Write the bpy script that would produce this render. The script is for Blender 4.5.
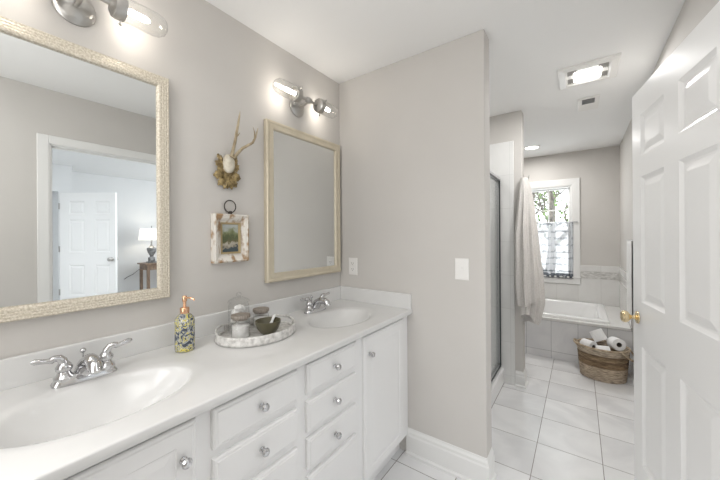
import bpy, bmesh, math, random
from mathutils import Vector, Matrix, noise
random.seed(7)
S = bpy.context.scene
for o in list(bpy.data.objects): bpy.data.objects.remove(o)
COL = S.collection
PI = math.pi

# ------------------------------------------------------------------ camera
def cam_axes(yaw, pitch, roll):
    f = Vector((-math.sin(yaw), math.cos(yaw), 0)); r = Vector((math.cos(yaw), math.sin(yaw), 0)); u = Vector((0, 0, 1))
    f, u = math.cos(pitch)*f + math.sin(pitch)*u, math.cos(pitch)*u - math.sin(pitch)*f
    r, u = math.cos(roll)*r + math.sin(roll)*u, math.cos(roll)*u - math.sin(roll)*r
    return r, u, f
cd = bpy.data.cameras.new('camera'); cam = bpy.data.objects.new('camera', cd); COL.objects.link(cam)
r_, u_, f_ = cam_axes(0.6217, 0.0007, -0.0063)
m = Matrix.Identity(4)
for i in range(3):
    m[i][0] = r_[i]; m[i][1] = u_[i]; m[i][2] = -f_[i]
m[0][3], m[1][3], m[2][3] = 1.4039, 0.0, 1.3454
cam.matrix_world = m
cd.sensor_fit = 'HORIZONTAL'; cd.sensor_width = 36; cd.lens = 305.991/720*36; cd.shift_y = -4.8168/720
cd.clip_start = 0.02; cd.clip_end = 200
S.camera = cam

# ------------------------------------------------------------------ world, lights, exposure
w = bpy.data.worlds.new('overcast_sky'); S.world = w; w.use_nodes = True
bg = w.node_tree.nodes['Background']; bg.inputs[0].default_value = (0.93, 0.97, 1, 1); bg.inputs[1].default_value = 3.0
S.view_settings.view_transform = 'Standard'; S.view_settings.look = 'None'
S.view_settings.exposure = 0.70; S.view_settings.gamma = 1; S.view_settings.use_curve_mapping = False
S.cycles.max_bounces = 10; S.cycles.diffuse_bounces = 6; S.cycles.glossy_bounces = 6; S.cycles.transparent_max_bounces = 16
S.cycles.sample_clamp_indirect = 4; S.cycles.use_denoising = True
S.cycles.caustics_reflective = False; S.cycles.caustics_refractive = False
def area(name, loc, rot, sx, sy, power, col=(1, 1, 1)):
    l = bpy.data.lights.new(name, 'AREA'); l.shape = 'RECTANGLE'; l.size = sx; l.size_y = sy; l.energy = power; l.color = col
    o = bpy.data.objects.new(name, l); COL.objects.link(o); o.location = loc; o.rotation_euler = rot; return o
area('bathroom_top_fill', (1.0, -0.25, 2.425), (0, 0, 0), 1.1, 0.45, 3.5, (1, .99, .97))  # unseen overhead fill added behind the camera, no fixture modelled
area('photo_bounce_light', (1.15, -0.35, 1.75), (math.radians(140), 0, 0), 0.5, 0.4, 1.0, (1, .995, .985))  # added uplight behind the camera, tilted forward to brighten the ceiling
area('photo_soft_light', (.62, -0.50, 1.55), (math.radians(90), 0, math.radians(-38)), 0.9, 1.3, 11.5, (1, .995, .985))  # large soft fill added behind the camera, turned towards the door
area('doorway_fill', (2.6, 0.88, 2.38), (0, 0, 0), 0.8, 0.8, 6, (.97, .985, 1))  # unseen area light added just past the doorway, not a fitting
area('bedroom_top_fill', (3.3, -0.7, 2.42), (0, 0, 0), 1.6, 1.4, 30, (.97, .985, 1))  # added overhead fill that keeps the mirrored bedroom bright, no lamp there
area('bedroom_side_fill', (3.6, 3.9, 1.6), (math.radians(90), 0, PI), 2.2, 1.5, 34, (.95, .98, 1))  # added fill from the bedroom's side wall, which has no window
area('recessed_light_glow', (0.925, 4.4, 2.41), (0, 0, 0), 0.13, 0.13, 6, (1, .98, .95))
area('shower_fill', (0.4, 2.4, 2.43), (0, 0, 0), 0.3, 0.3, 2.2, (1, .99, .97))  # fill added to brighten the shower interior, without a fixture
area('fan_light', (1.455, 2.62, 2.405), (0, 0, 0), 0.14, 0.16, 6.5, (1, .99, .97))

# ------------------------------------------------------------------ materials
MATS = {}
def mat(name, col, rough=.5, metal=0, spec=.5, emit=None, estr=0, trans=0, alpha=1, coat=0):
    mt = bpy.data.materials.new(name); mt.use_nodes = True
    b = mt.node_tree.nodes['Principled BSDF']
    b.inputs['Base Color'].default_value = (*col, 1); b.inputs['Roughness'].default_value = rough
    b.inputs['Metallic'].default_value = metal; b.inputs['Specular IOR Level'].default_value = spec
    b.inputs['Transmission Weight'].default_value = trans; b.inputs['Coat Weight'].default_value = coat
    if emit: b.inputs['Emission Color'].default_value = (*emit, 1); b.inputs['Emission Strength'].default_value = estr
    MATS[name] = mt; return mt
def nd(mt, typ, **kw):
    n = mt.node_tree.nodes.new(typ)
    for k, v in kw.items(): setattr(n, k, v)
    return n
def lk(mt, a, b): mt.node_tree.links.new(a, b)
def bsdf(mt): return mt.node_tree.nodes['Principled BSDF']
def noisy(mt, c1, c2, scale=8, detail=3, stretch=(1, 1, 1), bump=0, dist=.002, lo=.35, hi=.65, kind='noise'):
    tc = nd(mt, 'ShaderNodeTexCoord'); mp = nd(mt, 'ShaderNodeMapping'); mp.inputs['Scale'].default_value = stretch
    lk(mt, tc.outputs['Object'], mp.inputs['Vector'])
    if kind == 'noise':
        n = nd(mt, 'ShaderNodeTexNoise'); n.inputs['Detail'].default_value = detail; out = n.outputs['Fac']
    else:
        n = nd(mt, 'ShaderNodeTexVoronoi'); out = n.outputs['Distance']
    n.inputs['Scale'].default_value = scale; lk(mt, mp.outputs[0], n.inputs['Vector'])
    cr = nd(mt, 'ShaderNodeValToRGB'); cr.color_ramp.elements[0].position = lo; cr.color_ramp.elements[1].position = hi
    cr.color_ramp.elements[0].color = (*c1, 1); cr.color_ramp.elements[1].color = (*c2, 1)
    lk(mt, out, cr.inputs[0]); lk(mt, cr.outputs[0], bsdf(mt).inputs['Base Color'])
    if bump:
        bp = nd(mt, 'ShaderNodeBump'); bp.inputs['Strength'].default_value = bump; bp.inputs['Distance'].default_value = dist
        lk(mt, out, bp.inputs['Height']); lk(mt, bp.outputs[0], bsdf(mt).inputs['Normal'])
    return mt
def mth(mt, op, a, b=None, c=None):
    n = nd(mt, 'ShaderNodeMath', operation=op)
    for i, v in enumerate((a, b, c)):
        if v is None: continue
        if isinstance(v, (int, float)): n.inputs[i].default_value = v
        else: lk(mt, v, n.inputs[i])
    return n.outputs[0]
def tile_mat(name, ax, size, off, c1, c2, grout, gw=.004, rough=.25, nscale=3, spec=.5):
    """square tiling in the two given object axes, with marbled tiles and thin grout"""
    mt = mat(name, c1, rough, spec=spec)
    tc = nd(mt, 'ShaderNodeTexCoord'); sp = nd(mt, 'ShaderNodeSeparateXYZ'); lk(mt, tc.outputs['Object'], sp.inputs[0])
    masks = []
    ids = []
    for k in (0, 1):
        t = mth(mt, 'DIVIDE', mth(mt, 'SUBTRACT', sp.outputs['XYZ'.index(ax[k])], off[k]), size[k])
        fr = mth(mt, 'FRACT', t); ids.append(mth(mt, 'FLOOR', t))
        d = mth(mt, 'MINIMUM', fr, mth(mt, 'SUBTRACT', 1.0, fr))
        masks.append(mth(mt, 'LESS_THAN', mth(mt, 'MULTIPLY', d, size[k]), gw/2))
    g = mth(mt, 'MAXIMUM', masks[0], masks[1])
    n = nd(mt, 'ShaderNodeTexNoise'); n.noise_dimensions = '4D'; n.inputs['Scale'].default_value = nscale; n.inputs['Detail'].default_value = 5; n.inputs['Distortion'].default_value = 1.2
    lk(mt, tc.outputs['Object'], n.inputs['Vector']); lk(mt, mth(mt, 'ADD', mth(mt, 'MULTIPLY', ids[0], 3.7), mth(mt, 'MULTIPLY', ids[1], 5.3)), n.inputs['W'])
    cr = nd(mt, 'ShaderNodeValToRGB'); cr.color_ramp.elements[0].position = .38; cr.color_ramp.elements[1].position = .6
    cr.color_ramp.elements[0].color = (*c1, 1); cr.color_ramp.elements[1].color = (*c2, 1); lk(mt, n.outputs['Fac'], cr.inputs[0])
    mx = nd(mt, 'ShaderNodeMix', data_type='RGBA'); lk(mt, g, mx.inputs[0]); lk(mt, cr.outputs[0], mx.inputs[6]); mx.inputs[7].default_value = (*grout, 1)
    lk(mt, mx.outputs[2], bsdf(mt).inputs['Base Color'])
    bp = nd(mt, 'ShaderNodeBump'); bp.inputs['Strength'].default_value = .5; bp.inputs['Distance'].default_value = .001
    lk(mt, mth(mt, 'SUBTRACT', 1.0, g), bp.inputs['Height']); lk(mt, bp.outputs[0], bsdf(mt).inputs['Normal'])
    return mt

M_wall = noisy(mat('wall_paint', (.66, .64, .615), .75, spec=.2), (.60, .580, .555), (.615, .595, .57), 3)
M_ceil = mat('ceiling_paint', (.87, .87, .865), .8, spec=.2)
M_trim = mat('white_trim_paint', (.80, .80, .79), .35)
M_door = mat('white_door_paint', (.88, .88, .878), .28)
M_cab = mat('white_cabinet_paint', (.85, .85, .85), .35)
M_bedwall = mat('bedroom_wall_paint', (.74, .75, .76), .7, spec=.2)
M_carpet = noisy(mat('bedroom_carpet', (.55, .54, .52), .95), (.5, .49, .47), (.6, .59, .57), 60)
M_top = noisy(mat('cultured_marble', (.82, .82, .81), .16), (.72, .72, .715), (.75, .75, .745), 5)
M_chrome = mat('chrome', (.62, .62, .63), .10, 1)
M_nickel = mat('brushed_nickel', (.5, .49, .47), .3, 1)
M_brass = mat('polished_brass', (.80, .66, .42), .2, 1)
M_darkmetal = mat('dark_seal', (.06, .065, .07), .4)
M_alum = mat('satin_aluminium', (.62, .63, .64), .3, 1)
M_mirror = mat('mirror_glass', (.79, .805, .80), .0, 1)
M_porc = mat('white_porcelain', (.84, .84, .84), .12)
M_plastic = mat('white_plastic', (.82, .81, .79), .35)
M_dark = mat('dark_slot', (.03, .03, .03), .6)
M_floor = tile_mat('floor_tile', 'XY', (.3325, .3325), (1.1759, 1.9377), (.70, .70, .71), (.83, .83, .835), (.30, .285, .27), .0042, .22, 2.2)
M_apron = tile_mat('tub_apron_tile', 'XZ', (.2375, .327), (1.388, .08), (.68, .68, .695), (.76, .76, .765), (.38, .38, .39), .004, .25)
M_walltile = tile_mat('white_wall_tile', 'XZ', (.2375, .327), (1.388, .442), (.70, .69, .675), (.74, .735, .72), (.56, .55, .53), .003, .2)
M_sidetile = tile_mat('white_side_tile', 'YZ', (.2375, .327), (3.9, .442), (.70, .69, .675), (.74, .735, .72), (.56, .55, .53), .003, .2)
M_shower = tile_mat('shower_wall_tile', 'XZ', (.30, .30), (.0, .08), (.76, .76, .75), (.80, .80, .79), (.66, .66, .65), .003, .2)
M_showerside = tile_mat('shower_side_tile', 'YZ', (.30, .30), (.0, .08), (.76, .76, .75), (.80, .80, .79), (.66, .66, .65), .003, .2)
M_band = noisy(mat('grey_relief_band', (.55, .54, .52), .35), (.46, .45, .43), (.70, .69, .67), 30, 5, (1, 1, 2.5), .6, .004)
M_frame = noisy(mat('champagne_basket_frame', (.6, .52, .4), .4, .35), (.56, .50, .40), (.76, .71, .61), 170, 1, (1, 1, 1), .5, .0015)
M_frame2 = noisy(mat('champagne_plain_frame', (.6, .55, .43), .4, .3), (.60, .54, .42), (.64, .58, .46), 20, 2, (1, 1, 1))
M_frameback = mat('frame_side', (.13, .115, .09), .6)
def glass_mat(name, tint=(1, 1, 1), rough=0, gloss=.12):
    mt = bpy.data.materials.new(name); mt.use_nodes = True; nt = mt.node_tree; nt.nodes.clear()
    o = nt.nodes.new('ShaderNodeOutputMaterial'); t = nt.nodes.new('ShaderNodeBsdfTransparent'); t.inputs[0].default_value = (*tint, 1)
    g = nt.nodes.new('ShaderNodeBsdfGlossy'); g.inputs[1].default_value = rough
    mx = nt.nodes.new('ShaderNodeMixShader'); lw = nt.nodes.new('ShaderNodeLayerWeight'); lw.inputs[0].default_value = gloss; nt.links.new(lw.outputs['Facing'], mx.inputs[0])
    nt.links.new(t.outputs[0], mx.inputs[1]); nt.links.new(g.outputs[0], mx.inputs[2]); nt.links.new(mx.outputs[0], o.inputs[0])
    return mt
M_glass = glass_mat('clear_glass', (.97, .97, .965), .02, .25)
M_jar = glass_mat('jar_glass', (.97, .975, .975), .03, .12)
M_shglass = glass_mat('shower_glass', (.985, .99, .99), .02, .1)
M_pane = glass_mat('window_pane', (.97, .98, .98), 0, .06)
M_bulb = mat('lit_bulb', (1, .9, .75), .3, emit=(1, .92, .82), estr=28)
M_lens = mat('lit_lens', (1, 1, 1), .3, emit=(1, .98, .95), estr=6)
M_reclens = mat('lit_recessed_lens', (1, 1, 1), .3, emit=(1, .98, .95), estr=5)

# ------------------------------------------------------------------ mesh helpers
class MB:
    def __init__(s): s.bm = bmesh.new()
    def quad(s, pts): s.bm.faces.new([s.bm.verts.new(p) for p in pts]); return s
    def box(s, a, b, bev=0, seg=2):
        x0, y0, z0 = [min(p, q) for p, q in zip(a, b)]; x1, y1, z1 = [max(p, q) for p, q in zip(a, b)]
        v = [s.bm.verts.new(p) for p in [(x0,y0,z0),(x1,y0,z0),(x1,y1,z0),(x0,y1,z0),(x0,y0,z1),(x1,y0,z1),(x1,y1,z1),(x0,y1,z1)]]
        fs = [s.bm.faces.new([v[i] for i in q]) for q in [(0,3,2,1),(4,5,6,7),(0,1,5,4),(1,2,6,5),(2,3,7,6),(3,0,4,7)]]
        if bev:
            es = list({e for f in fs for e in f.edges})
            bmesh.ops.bevel(s.bm, geom=es, offset=bev, segments=seg, affect='EDGES', profile=.5, clamp_overlap=True)
        return s
    def loft(s, rings, closed=True, cap0=True, cap1=True):
        R = [[s.bm.verts.new(p) for p in r] for r in rings]; n = len(R[0])
        for a, b in zip(R, R[1:]):
            for i in range(n if closed else n-1):
                j = (i+1) % n; s.bm.faces.new((a[i], a[j], b[j], b[i]))
        if cap0 and closed: s.bm.faces.new(list(reversed(R[0])))
        if cap1 and closed: s.bm.faces.new(R[-1])
        return s
    def lathe(s, prof, c=(0, 0, 0), n=24, axis='z', sx=1, sy=1, cap=True):
        rings = []
        for r, z in prof:
            ring = []
            for i in range(n):
                a = 2*PI*i/n; p = Vector((r*math.cos(a)*sx, r*math.sin(a)*sy, z))
                if axis == 'x': p = Vector((p.z, p.x, p.y))
                if axis == 'y': p = Vector((p.y, p.z, p.x))
                if axis == '-y': p = Vector((p.x, -p.z, p.y))
                ring.append(p+Vector(c))
            rings.append(ring)
        return s.loft(rings, True, cap, cap)
    def tube(s, pts, rad, n=10, flat=1.0, closed=False):
        pts = [Vector(p) for p in pts]; N = len(pts)
        if not hasattr(rad, '__len__'): rad = [rad]*N
        rings = []; prev = None
        for i, p in enumerate(pts):
            if closed: t = (pts[(i+1) % N]-pts[i-1]).normalized()
            else: t = (pts[min(i+1, N-1)]-pts[max(i-1, 0)]).normalized()
            if prev is None:
                up = Vector((0, 0, 1)) if abs(t.z) < .9 else Vector((1, 0, 0)); a = t.cross(up).normalized()
            else: a = (prev-t*prev.dot(t)).normalized()
            prev = a; b = t.cross(a)
            rings.append([p+rad[i]*(math.cos(q)*a+flat*math.sin(q)*b) for q in [2*PI*k/n for k in range(n)]])
        if closed:
            rings.append(rings[0]); s.loft(rings, True, False, False); bmesh.ops.remove_doubles(s.bm, verts=s.bm.verts, dist=1e-5); return s
        return s.loft(rings)
    def panel(s, O, U, V, w, h, loops, side=None):
        """nested rectangles: loops = [(inset, height along the normal U x V)], the last one filled"""
        O = Vector(O); U = Vector(U); V = Vector(V); N = U.cross(V); rings = []
        for ins, ht in loops:
            rings.append([s.bm.verts.new(O+U*a+V*b+N*ht) for a, b in ((ins, ins), (w-ins, ins), (w-ins, h-ins), (ins, h-ins))])
        for a, b in zip(rings, rings[1:]):
            for i in range(4): j = (i+1) % 4; s.bm.faces.new((a[i], a[j], b[j], b[i]))
        s.bm.faces.new(rings[-1]); return s
    def ringframe(s, O, U, V, w, h, loops):
        O = Vector(O); U = Vector(U); V = Vector(V); N = U.cross(V); rings = []
        for ins, ht in loops:
            rings.append([s.bm.verts.new(O+U*a+V*b+N*ht) for a, b in ((ins, ins), (w-ins, ins), (w-ins, h-ins), (ins, h-ins))])
        rings.append(rings[0])
        for a, b in zip(rings, rings[1:]):
            for i in range(4): j = (i+1) % 4; s.bm.faces.new((a[i], a[j], b[j], b[i]))
        return s
    def sphere(s, c, r, sc=(1, 1, 1), n=16):
        prof = [(max(1e-4, r*math.sin(PI*k/n)), -r*math.cos(PI*k/n)) for k in range(n+1)]
        return s.loft([[Vector((q*math.cos(2*PI*i/n)*sc[0]+c[0], q*math.sin(2*PI*i/n)*sc[1]+c[1], z*sc[2]+c[2])) for i in range(n)] for q, z in prof])
    def xf(s, M): bmesh.ops.transform(s.bm, matrix=M, verts=s.bm.verts); return s
    def build(s, name, m, parent=None, smooth=False, ang=40):
        me = bpy.data.meshes.new(name); bmesh.ops.recalc_face_normals(s.bm, faces=s.bm.faces); s.bm.to_mesh(me); s.bm.free()
        me.materials.append(m); o = bpy.data.objects.new(name, me); COL.objects.link(o)
        if smooth:
            for p in me.polygons: p.use_smooth = True
            me.set_sharp_from_angle(angle=math.radians(ang))
        if parent: o.parent = parent
        return o
def tag(o, label, cat, group=None, kind=None):
    if label: o['label'] = label
    if cat: o['category'] = cat
    if group: o['group'] = group
    if kind: o['kind'] = kind
    return o
def thing(name, label, cat, loc=(0, 0, 0), rz=0, group=None):
    o = bpy.data.objects.new(name, None); COL.objects.link(o); o.location = loc; o.rotation_euler = (0, 0, rz); o.empty_display_size = .05
    return tag(o, label, cat, group)
def struct(o): o['kind'] = 'structure'; return o
def copy_tree(o, parent=None):
    c = o.copy(); COL.objects.link(c); c.parent = parent
    for ch in [x for x in bpy.data.objects if x.parent == o]: copy_tree(ch, c)
    return c
def solid(o, t, off=0):
    md = o.modifiers.new('thickness', 'SOLIDIFY'); md.thickness = t; md.offset = off; return o
def subs(o, l=1):
    md = o.modifiers.new('smooth', 'SUBSURF'); md.levels = l; md.render_levels = l; return o

# ------------------------------------------------------------------ room shell
RX, YP, YS, YW, H = 1.8146, 1.709, 3.02, 4.959, 2.44
Y0 = -0.6; YPB = 1.822; YSB = 3.14; XP = 0.9987; XS = 0.997
DO0, DO1, DOH = 0.50, 1.275, 2.045           # doorway to the bedroom in the right wall
struct(MB().box((-.12, Y0-.12, -.1), (RX+.12, YW+.15, 0)).build('floor', M_floor))
struct(MB().box((-.12, Y0-.12, H), (RX+.12, YW+.15, H+.1)).build('ceiling', M_ceil))
struct(MB().box((-.12, Y0-.12, 0), (0, YW+.15, H)).build('wall_left', M_wall))
struct(MB().box((0, Y0-.12, 0), (RX, Y0, H)).build('wall_front', M_wall))
wr = MB(); wr.box((RX, Y0-.12, 0), (RX+.12, DO0, H)); wr.box((RX, DO1, 0), (RX+.12, YW+.15, H)); wr.box((RX, DO0, DOH), (RX+.12, DO1, H))
struct(wr.build('wall_right', M_wall))
WX0, WX1, WZ0, WZ1 = .565, 1.318, .775, 1.987   # window opening
wb = MB(); wb.box((0, YW, 0), (WX0, YW+.15, H)); wb.box((WX1, YW, 0), (RX, YW+.15, H)); wb.box((WX0, YW, 0), (WX1, YW+.15, WZ0)); wb.box((WX0, YW, WZ1), (WX1, YW+.15, H))
struct(wb.build('wall_back', M_wall))
struct(MB().box((0, YP, 0), (XP, YPB, H), .004).build('wall_partition', M_wall))
struct(MB().box((0, YS, 0), (XS, YSB, H), .004).build('wall_shower', M_wall))
# shower wall tiles
struct(MB().box((.0, YS-.010, .0), (.933, YS, 2.18), .003).build('wall_shower_tile', M_shower))
struct(MB().box((.0, YPB, .0), (.933, YPB+.010, 2.18)).build('wall_partition_tile', M_shower))
struct(MB().box((.0, YPB+.010, .0), (.010, YS-.010, 2.18)).build('wall_left_tile', M_showerside))
# wainscot of the tub alcove
def wains(nm, a, b, ax, mtile):
    pass
ZD = .438
t = MB(); t.box((0, YW-.010, ZD), (WX0-.095, YW, .769)); t.box((WX1+.095, YW-.010, ZD), (RX, YW, .769)); t.box((WX0-.095, YW-.010, ZD), (WX1+.095, YW, .672))
struct(t.build('wall_back_tile', M_walltile))
t = MB(); t.box((0, YW-.013, .769), (WX0-.095, YW, .859)); t.box((WX1+.095, YW-.013, .769), (RX-.012, YW, .859))
struct(t.build('wall_back_band', M_band))
t = MB(); t.box((0, YW-.016, .859), (WX0-.095, YW, .937), .004); t.box((WX1+.095, YW-.016, .859), (RX-.012, YW, .937), .004)
struct(t.build('trim_1', M_walltile))
struct(MB().box((RX-.010, 3.905, ZD), (RX, YW-.016, .769)).build('wall_right_tile', M_sidetile))
struct(MB().box((RX-.013, 3.905, .769), (RX, YW-.0, .859)).build('wall_right_band', M_band))
struct(MB().box((RX-.016, 3.905, .859), (RX, YW-.0, .937), .004).build('trim_2', M_sidetile))
# baseboards
def baseboard(nm, p, q, nrm, h=.157, t=.014, corner=None):
    p = Vector((*p, 0)); q = Vector((*q, 0)); n = Vector((*nrm, 0))
    prof = [(0, 0), (t+.010, 0), (t+.010, .012), (t+.004, .018), (t, .02), (t, h-.045), (t-.004, h-.036), (t-.004, h-.022), (t-.010, h-.010), (.002, h), (0, h)]
    rings = [[e+n*a+Vector((0, 0, b)) for a, b in prof] for e in (p, q)]
    if corner: # carry on round an outside corner to a third point, mitred
        c = Vector((*corner[0], 0)); n2 = Vector((*corner[1], 0))
        rings = [[p+n*a+Vector((0, 0, b)) for a, b in prof], [q+(n+n2)*a+Vector((0, 0, b)) for a, b in prof], [c+n2*a+Vector((0, 0, b)) for a, b in prof]]
    return struct(MB().loft(rings).build(nm, M_trim))
baseboard('baseboard_partition', (.53, YP), (XP, YP), (0, -1), corner=((XP, YPB), (1, 0)))
baseboard('baseboard_shower_wall', (.936, YS), (XS, YS), (0, -1), .135, corner=((XS, YSB), (1, 0)))
baseboard('baseboard_right', (RX, DO1+.07), (RX, 3.895), (-1, 0))
baseboard('baseboard_right_near', (RX, Y0), (RX, DO0-.07), (-1, 0))
# doorway casing (bathroom side), jambs
def casing(nm, O, U, V, w_, h_):   # U x V = normal, flat stepped casing strip
    return struct(MB().panel(O, U, V, w_, h_, [(0, 0), (0, .009), (.006, .013), (.012, .010)]).build(nm, M_trim))
X = RX
def casing_set(x, sgn, base, y0, y1, zt, t=.013, w_=.062):
    for i, (a, b) in enumerate((((y0-w_, 0), (y0, zt+w_)), ((y1, 0), (y1+w_, zt+w_)), ((y0, zt), (y1, zt+w_)))):
        b_ = MB().box((x, a[0], a[1]), (x+sgn*t, b[0], b[1]), .004)
        if i < 2:
            yy = b[0] if i == 0 else a[0]; s_ = -1 if i == 0 else 1
            b_.box((x, yy+s_*.0+0*.1, 0), (x+sgn*(t-.004), yy+s_*-.004, zt))
        struct(b_.build('trim_%d' % (base+i), M_trim))
casing_set(RX, -1, 3, DO0, DO1, DOH-.006, .011)
casing_set(RX+.12, 1, 6, DO0, DO1, DOH-.006, .011)
j = MB(); j.box((RX, DO0, 0), (RX+.12, DO0+.014, DOH)); j.box((RX, DO1-.006, 0), (RX+.12, DO1, DOH)); j.box((RX, DO0, DOH-.012), (RX+.12, DO1, DOH)); j.box((RX+.045, DO0+.014, 0), (RX+.058, DO0+.026, DOH-.012)); j.box((RX+.045, DO0+.014, DOH-.024), (RX+.058, DO1-.006, DOH-.012))
struct(j.build('trim_9', M_trim))
sp_ = struct(MB().box((RX+.008, DO0+.014, .90), (RX+.036, DO0+.0155, .98)).build('trim_10', M_alum))

# ------------------------------------------------------------------ window
struct(MB().ringframe((WX0-.097, YW, WZ0-.097), (1, 0, 0), (0, 0, 1), WX1-WX0+.194, WZ1-WZ0+.194, [(0, 0), (0, .014), (.008, .020), (.080, .016), (.094, .012), (.097, 0)]).build('window_1_casing', M_trim))
wf = MB()
wf.ringframe((WX0, YW+.15, WZ0), (1, 0, 0), (0, 0, 1), WX1-WX0, WZ1-WZ0, [(0, 0), (0, .15), (.012, .15), (.012, 0)])
win = struct(wf.build('window_1', M_trim))
def sash(z0, z1, y, nm):
    s = MB(); x0, x1 = WX0+.012, WX1-.012; b_ = .024
    s.ringframe((x0, y+.03, z0), (1, 0, 0), (0, 0, 1), x1-x0, z1-z0, [(0, 0), (0, .03), (b_-.006, .03), (b_, .022), (b_, 0)])
    cols = [x0+b_+(x1-x0-2*b_)*k/3 for k in (1, 2)]
    for cx in cols: s.box((cx-.007, y+.006, z0+b_), (cx+.007, y+.024, z1-b_))
    zm = (z0+z1)/2
    s.box((x0+b_, y+.007, zm-.007), (x1-b_, y+.023, zm+.007))
    o = s.build(nm, M_trim, win)
    MB().box((x0+b_-.003, y+.013, z0+b_-.003), (x1-b_+.003, y+.016, z1-b_+.003)).build('window_pane', M_pane, o)
sash(1.375, WZ1-.008, YW+.075, 'window_sash'); sash(WZ0+.012, 1.40, YW+.043, 'window_sash')
struct(MB().box((WX0-.10, YW-.028, WZ0-.012), (WX1+.10, YW+.05, WZ0+.006), .004).build('window_1_sill', M_trim))

# cafe curtain on its rod
M_curt = bpy.data.materials.new('sheer_curtain'); M_curt.use_nodes = True
def curtain_mat(mt):
    nt = mt.node_tree; nt.nodes.clear(); N = nt.nodes.new; L = nt.links.new
    tc = N('ShaderNodeTexCoord'); sp = N('ShaderNodeSeparateXYZ'); L(tc.outputs['Object'], sp.inputs[0]); z = sp.outputs[2]
    ns = N('ShaderNodeTexNoise'); ns.inputs['Scale'].default_value = 26; ns.inputs['Detail'].default_value = 2
    mp = N('ShaderNodeMapping'); mp.inputs['Scale'].default_value = (1, .01, 1.1); L(tc.outputs['Object'], mp.inputs[0]); L(mp.outputs[0], ns.inputs[0])
    # rows of printed motifs every 9.5 cm
    fr = mth(mt, 'FRACT', mth(mt, 'DIVIDE', mth(mt, 'SUBTRACT', z, .012), .088)); band = mth(mt, 'LESS_THAN', mth(mt, 'ABSOLUTE', mth(mt, 'SUBTRACT', fr, .5)), .17)
    mot = mth(mt, 'MULTIPLY', band, mth(mt, 'GREATER_THAN', ns.outputs['Fac'], .50))
    hem = mth(mt, 'MULTIPLY', mth(mt, 'LESS_THAN', z, .82), mth(mt, 'GREATER_THAN', ns.outputs['Fac'], .40)); hem = mth(mt, 'MULTIPLY', hem, mth(mt, 'GREATER_THAN', z, .765))
    top = mth(mt, 'MULTIPLY', mth(mt, 'GREATER_THAN', z, 1.475), mth(mt, 'GREATER_THAN', ns.outputs['Fac'], .46))
    line = mth(mt, 'LESS_THAN', mth(mt, 'ABSOLUTE', mth(mt, 'SUBTRACT', z, .845)), .006)
    a = mth(mt, 'MINIMUM', mth(mt, 'ADD', mth(mt, 'MULTIPLY', mot, .5), mth(mt, 'MAXIMUM', mth(mt, 'MULTIPLY', hem, .9), mth(mt, 'MAXIMUM', mth(mt, 'MULTIPLY', line, .6), mth(mt, 'MULTIPLY', top, .6)))), 1.0)
    mx = N('ShaderNodeMix'); mx.data_type = 'RGBA'; L(a, mx.inputs[0]); mx.inputs[6].default_value = (.42, .42, .425, 1); mx.inputs[7].default_value = (.08, .085, .10, 1)
    d = N('ShaderNodeBsdfDiffuse'); t = N('ShaderNodeBsdfTranslucent'); tr = N('ShaderNodeBsdfTransparent'); m1 = N('ShaderNodeMixShader'); m2 = N('ShaderNodeMixShader'); o = N('ShaderNodeOutputMaterial')
    L(mx.outputs[2], d.inputs[0]); L(mx.outputs[2], t.inputs[0]); m1.inputs[0].default_value = .6; L(d.outputs[0], m1.inputs[1]); L(t.outputs[0], m1.inputs[2])
    L(mth(mt, 'SUBTRACT', .16, mth(mt, 'MULTIPLY', a, .15)), m2.inputs[0]); L(m1.outputs[0], m2.inputs[1]); L(tr.outputs[0], m2.inputs[2]); L(m2.outputs[0], o.inputs[0])
curtain_mat(M_curt)
ct = thing('cafe_curtain', 'sheer white cafe curtain with dark printed rows covering the lower half of the window', 'curtain')
cb = MB(); rings = []
for k in range(26):
    z = 1.503-(1.503-.748)*k/25; ring = []
    for i in range(121):
        x = .575+(1.338-.575)*i/120; amp = .006+.005*k/25
        ring.append((x, YW-.008+.012*0-.022+amp*math.sin(x*95+.6*math.sin(x*23))*(1 if k else .7)+.003*math.sin(x*41+k*.15), z))
    rings.append(ring)
cb.loft(rings, closed=False).build('curtain_panel', M_curt, ct, True, 80)
MB().tube([(.50, YW-.030, 1.506), (1.39, YW-.030, 1.506)], .006).build('curtain_rod', M_alum, ct, True)
for bx_ in (1.372, .505): MB().box((bx_, YW-.036, 1.498), (bx_+.012, YW-.014, 1.514)).build('rod_bracket', M_alum, ct)

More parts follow.
